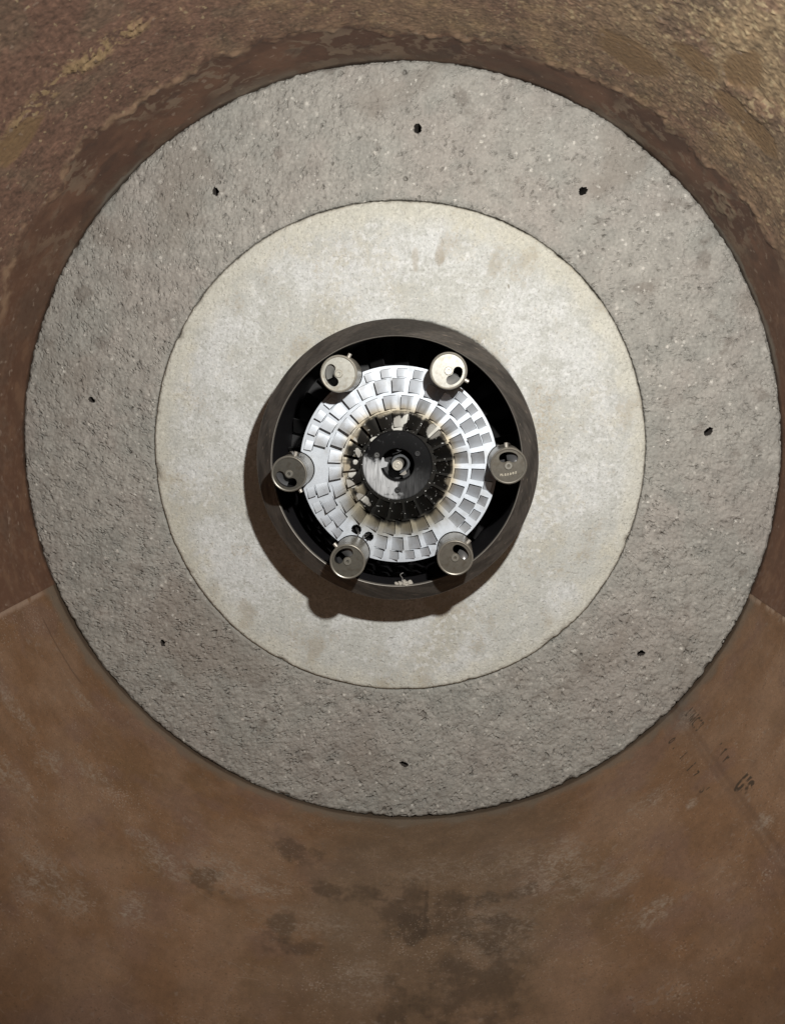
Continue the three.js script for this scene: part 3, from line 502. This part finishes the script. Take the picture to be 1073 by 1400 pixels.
nozzlePos.forEach(([x, y], k) => {
  const [a0, a1, tone, sides] = nozzleSpec[k];
  const side = new THREE.MeshStandardMaterial({ map: capTex, color: new THREE.Color(tone[0] * .8 + .2, tone[1] * .8 + .2, tone[2] * .8 + .19), roughness: .36, metalness: .55 });
  const cap = new THREE.MeshStandardMaterial({ map: capTex, color: new THREE.Color(tone[0] * 1.06, tone[1] * 1.09, tone[2] * 1.16), roughness: .44, metalness: .6 });
  const ramp = new THREE.MeshStandardMaterial({ color: new THREE.Color(tone[0] * .9 + .05, tone[1] * .9 + .06, tone[2] * .9 + .08), roughness: .3, metalness: .55 });
  const noz = mesh('gas_nozzle', bodyG, side, burner); noz.position.set(x, y, .167);
  const shape = new THREE.Shape(Array.from({ length: 56 }, (_, i) => new THREE.Vector2(.0183 * Math.cos(i / 56 * TAU), .0183 * Math.sin(i / 56 * TAU))));
  const kp = kidney(a0, a1); shape.holes.push(new THREE.Path(kp.slice().reverse().map((q) => new THREE.Vector2(...q))));
  const fg = new THREE.ExtrudeGeometry(shape, { depth: .003, bevelEnabled: false });
  { const p = fg.attributes.position, u = fg.attributes.uv; for (let i = 0; i < p.count; i++) u.setXY(i, p.getX(i) / .04 + .5 + k * .13, p.getY(i) / .04 + .5 + k * .29); }
  const face = mesh('cap_face', fg, cap, noz); face.position.z = -.0044;
  const am = a0 + (a1 - a0) * .62, from = a0 - 30;
  const rg = grid(20, 8, (s, t) => {            // scooped ramp sinking towards the bore
    const a = (am + (from - am) * s) * D, r = .0050 + .0107 * t, f = 1 - s, bowl = 1 - (2 * t - 1) ** 2;
    return [r * Math.cos(a), r * Math.sin(a), -.0040 - .0085 * Math.pow(f, 1.3) - .0018 * bowl];
  });
  mesh('swirl_ramp', rg, ramp, noz);
  mesh('port_well', sharpLathe([[.0160, -.004], [.0160, -.03], [.0002, -.03]], 32), black, noz);
  const sc = mesh('cap_screw', capScrewG, side, noz); sc.position.z = -.0014;
  for (const s of sides) { const m = mesh('set_screw', sideScrewG, screwSteel, noz); m.position.set(.0222 * Math.cos(s * D), .0222 * Math.sin(s * D), -.012); m.rotation.z = s * D; }
  if (k === 5 || k === 2) {                     // broken sheet clamp left on the side
    const s = k === 5 ? 78 : 100;
    const cg = grid(10, 1, (u, t) => { const a = (s + (u - .5) * 44) * D, r = .0212 + .0026 * Math.sin(u * 9); return [r * Math.cos(a), r * Math.sin(a), -.018 - .012 * t]; });
    mesh('clamp_strap', cg, lipMat, noz);
  }
});
// faint stamped characters on the right nozzle's face
{
  const c = document.createElement('canvas'); c.width = 256; c.height = 64; const x = c.getContext('2d');
  x.fillStyle = '#000'; x.fillRect(0, 0, 256, 64); x.fillStyle = '#fff'; x.font = 'bold 34px sans-serif'; x.textBaseline = 'middle'; x.textAlign = 'center'; x.fillText('PL 8 8 8 0 2', 128, 32);
  const d = x.getImageData(0, 0, 256, 64).data;
  const gs = [];
  for (let j = 0; j < 64; j += 4) for (let i = 0; i < 256; i += 4) if (d[(j * 256 + i) * 4] > 110) { const b = new THREE.BoxGeometry(.0005, .0005, .00025); const u = (i - 128) / 256 * .027, v = -.0095 - (j - 32) / 64 * .0062; b.translate(u, v + u * .18 + u * u * 8, -.0013); gs.push(b); }
  mesh('stamped_letters', mergeGeometries(gs), new THREE.MeshStandardMaterial({ color: new THREE.Color(.55, .5, .4), roughness: .5, metalness: .3 }), burner.children.find((o) => o.name === 'gas_nozzle_002'));
}

// ---------------------------------------------------------------- crumbs of lining lying in the bottom of the burner tube
{
  const r = rng(8), crumbMat = new THREE.MeshStandardMaterial({ color: new THREE.Color(.42, .39, .34), roughness: .9 }), wire = new THREE.MeshStandardMaterial({ color: new THREE.Color(.2, .19, .18), roughness: .6, metalness: .4 });
  const pile = group('broken_lining'); pile.position.set(.0135, -.1405, .102);
  pile.userData = { label: 'small pale crumbs of broken lining lying in the bottom of the burner tube', category: 'debris' };
  for (const [x, z, s] of [[.004, .006, .0042], [-.002, .004, .0034], [.009, .002, .0034], [-.007, .003, .0024], [.0015, -.004, .003]]) {
    const g = new THREE.IcosahedronGeometry(s, 2), p = g.attributes.position;
    for (let i = 0; i < p.count; i++) { const n = 1 + .35 * noise(p.getX(i) * 500 + x * 900, p.getY(i) * 500 + p.getZ(i) * 300); p.setXYZ(i, p.getX(i) * n * 1.2, p.getY(i) * n * .75, p.getZ(i) * n); }
    g.computeVertexNormals();
    const m = mesh('crumb', g, crumbMat, pile); m.position.set(x, -.0035 + s * .6 + (x - .0) ** 2 * 3, z); m.rotation.set(r(), r() * 6, r());
  }
  mesh('wire_scrap', new THREE.TubeGeometry(new THREE.CatmullRomCurve3([[-.002, -.001, .004], [.0, .004, .002], [-.003, .008, -.002], [.0005, .010, -.004]].map((v) => new THREE.Vector3(...v))), 14, .0007, 6), wire, pile);
}

renderer.render(scene, camera);
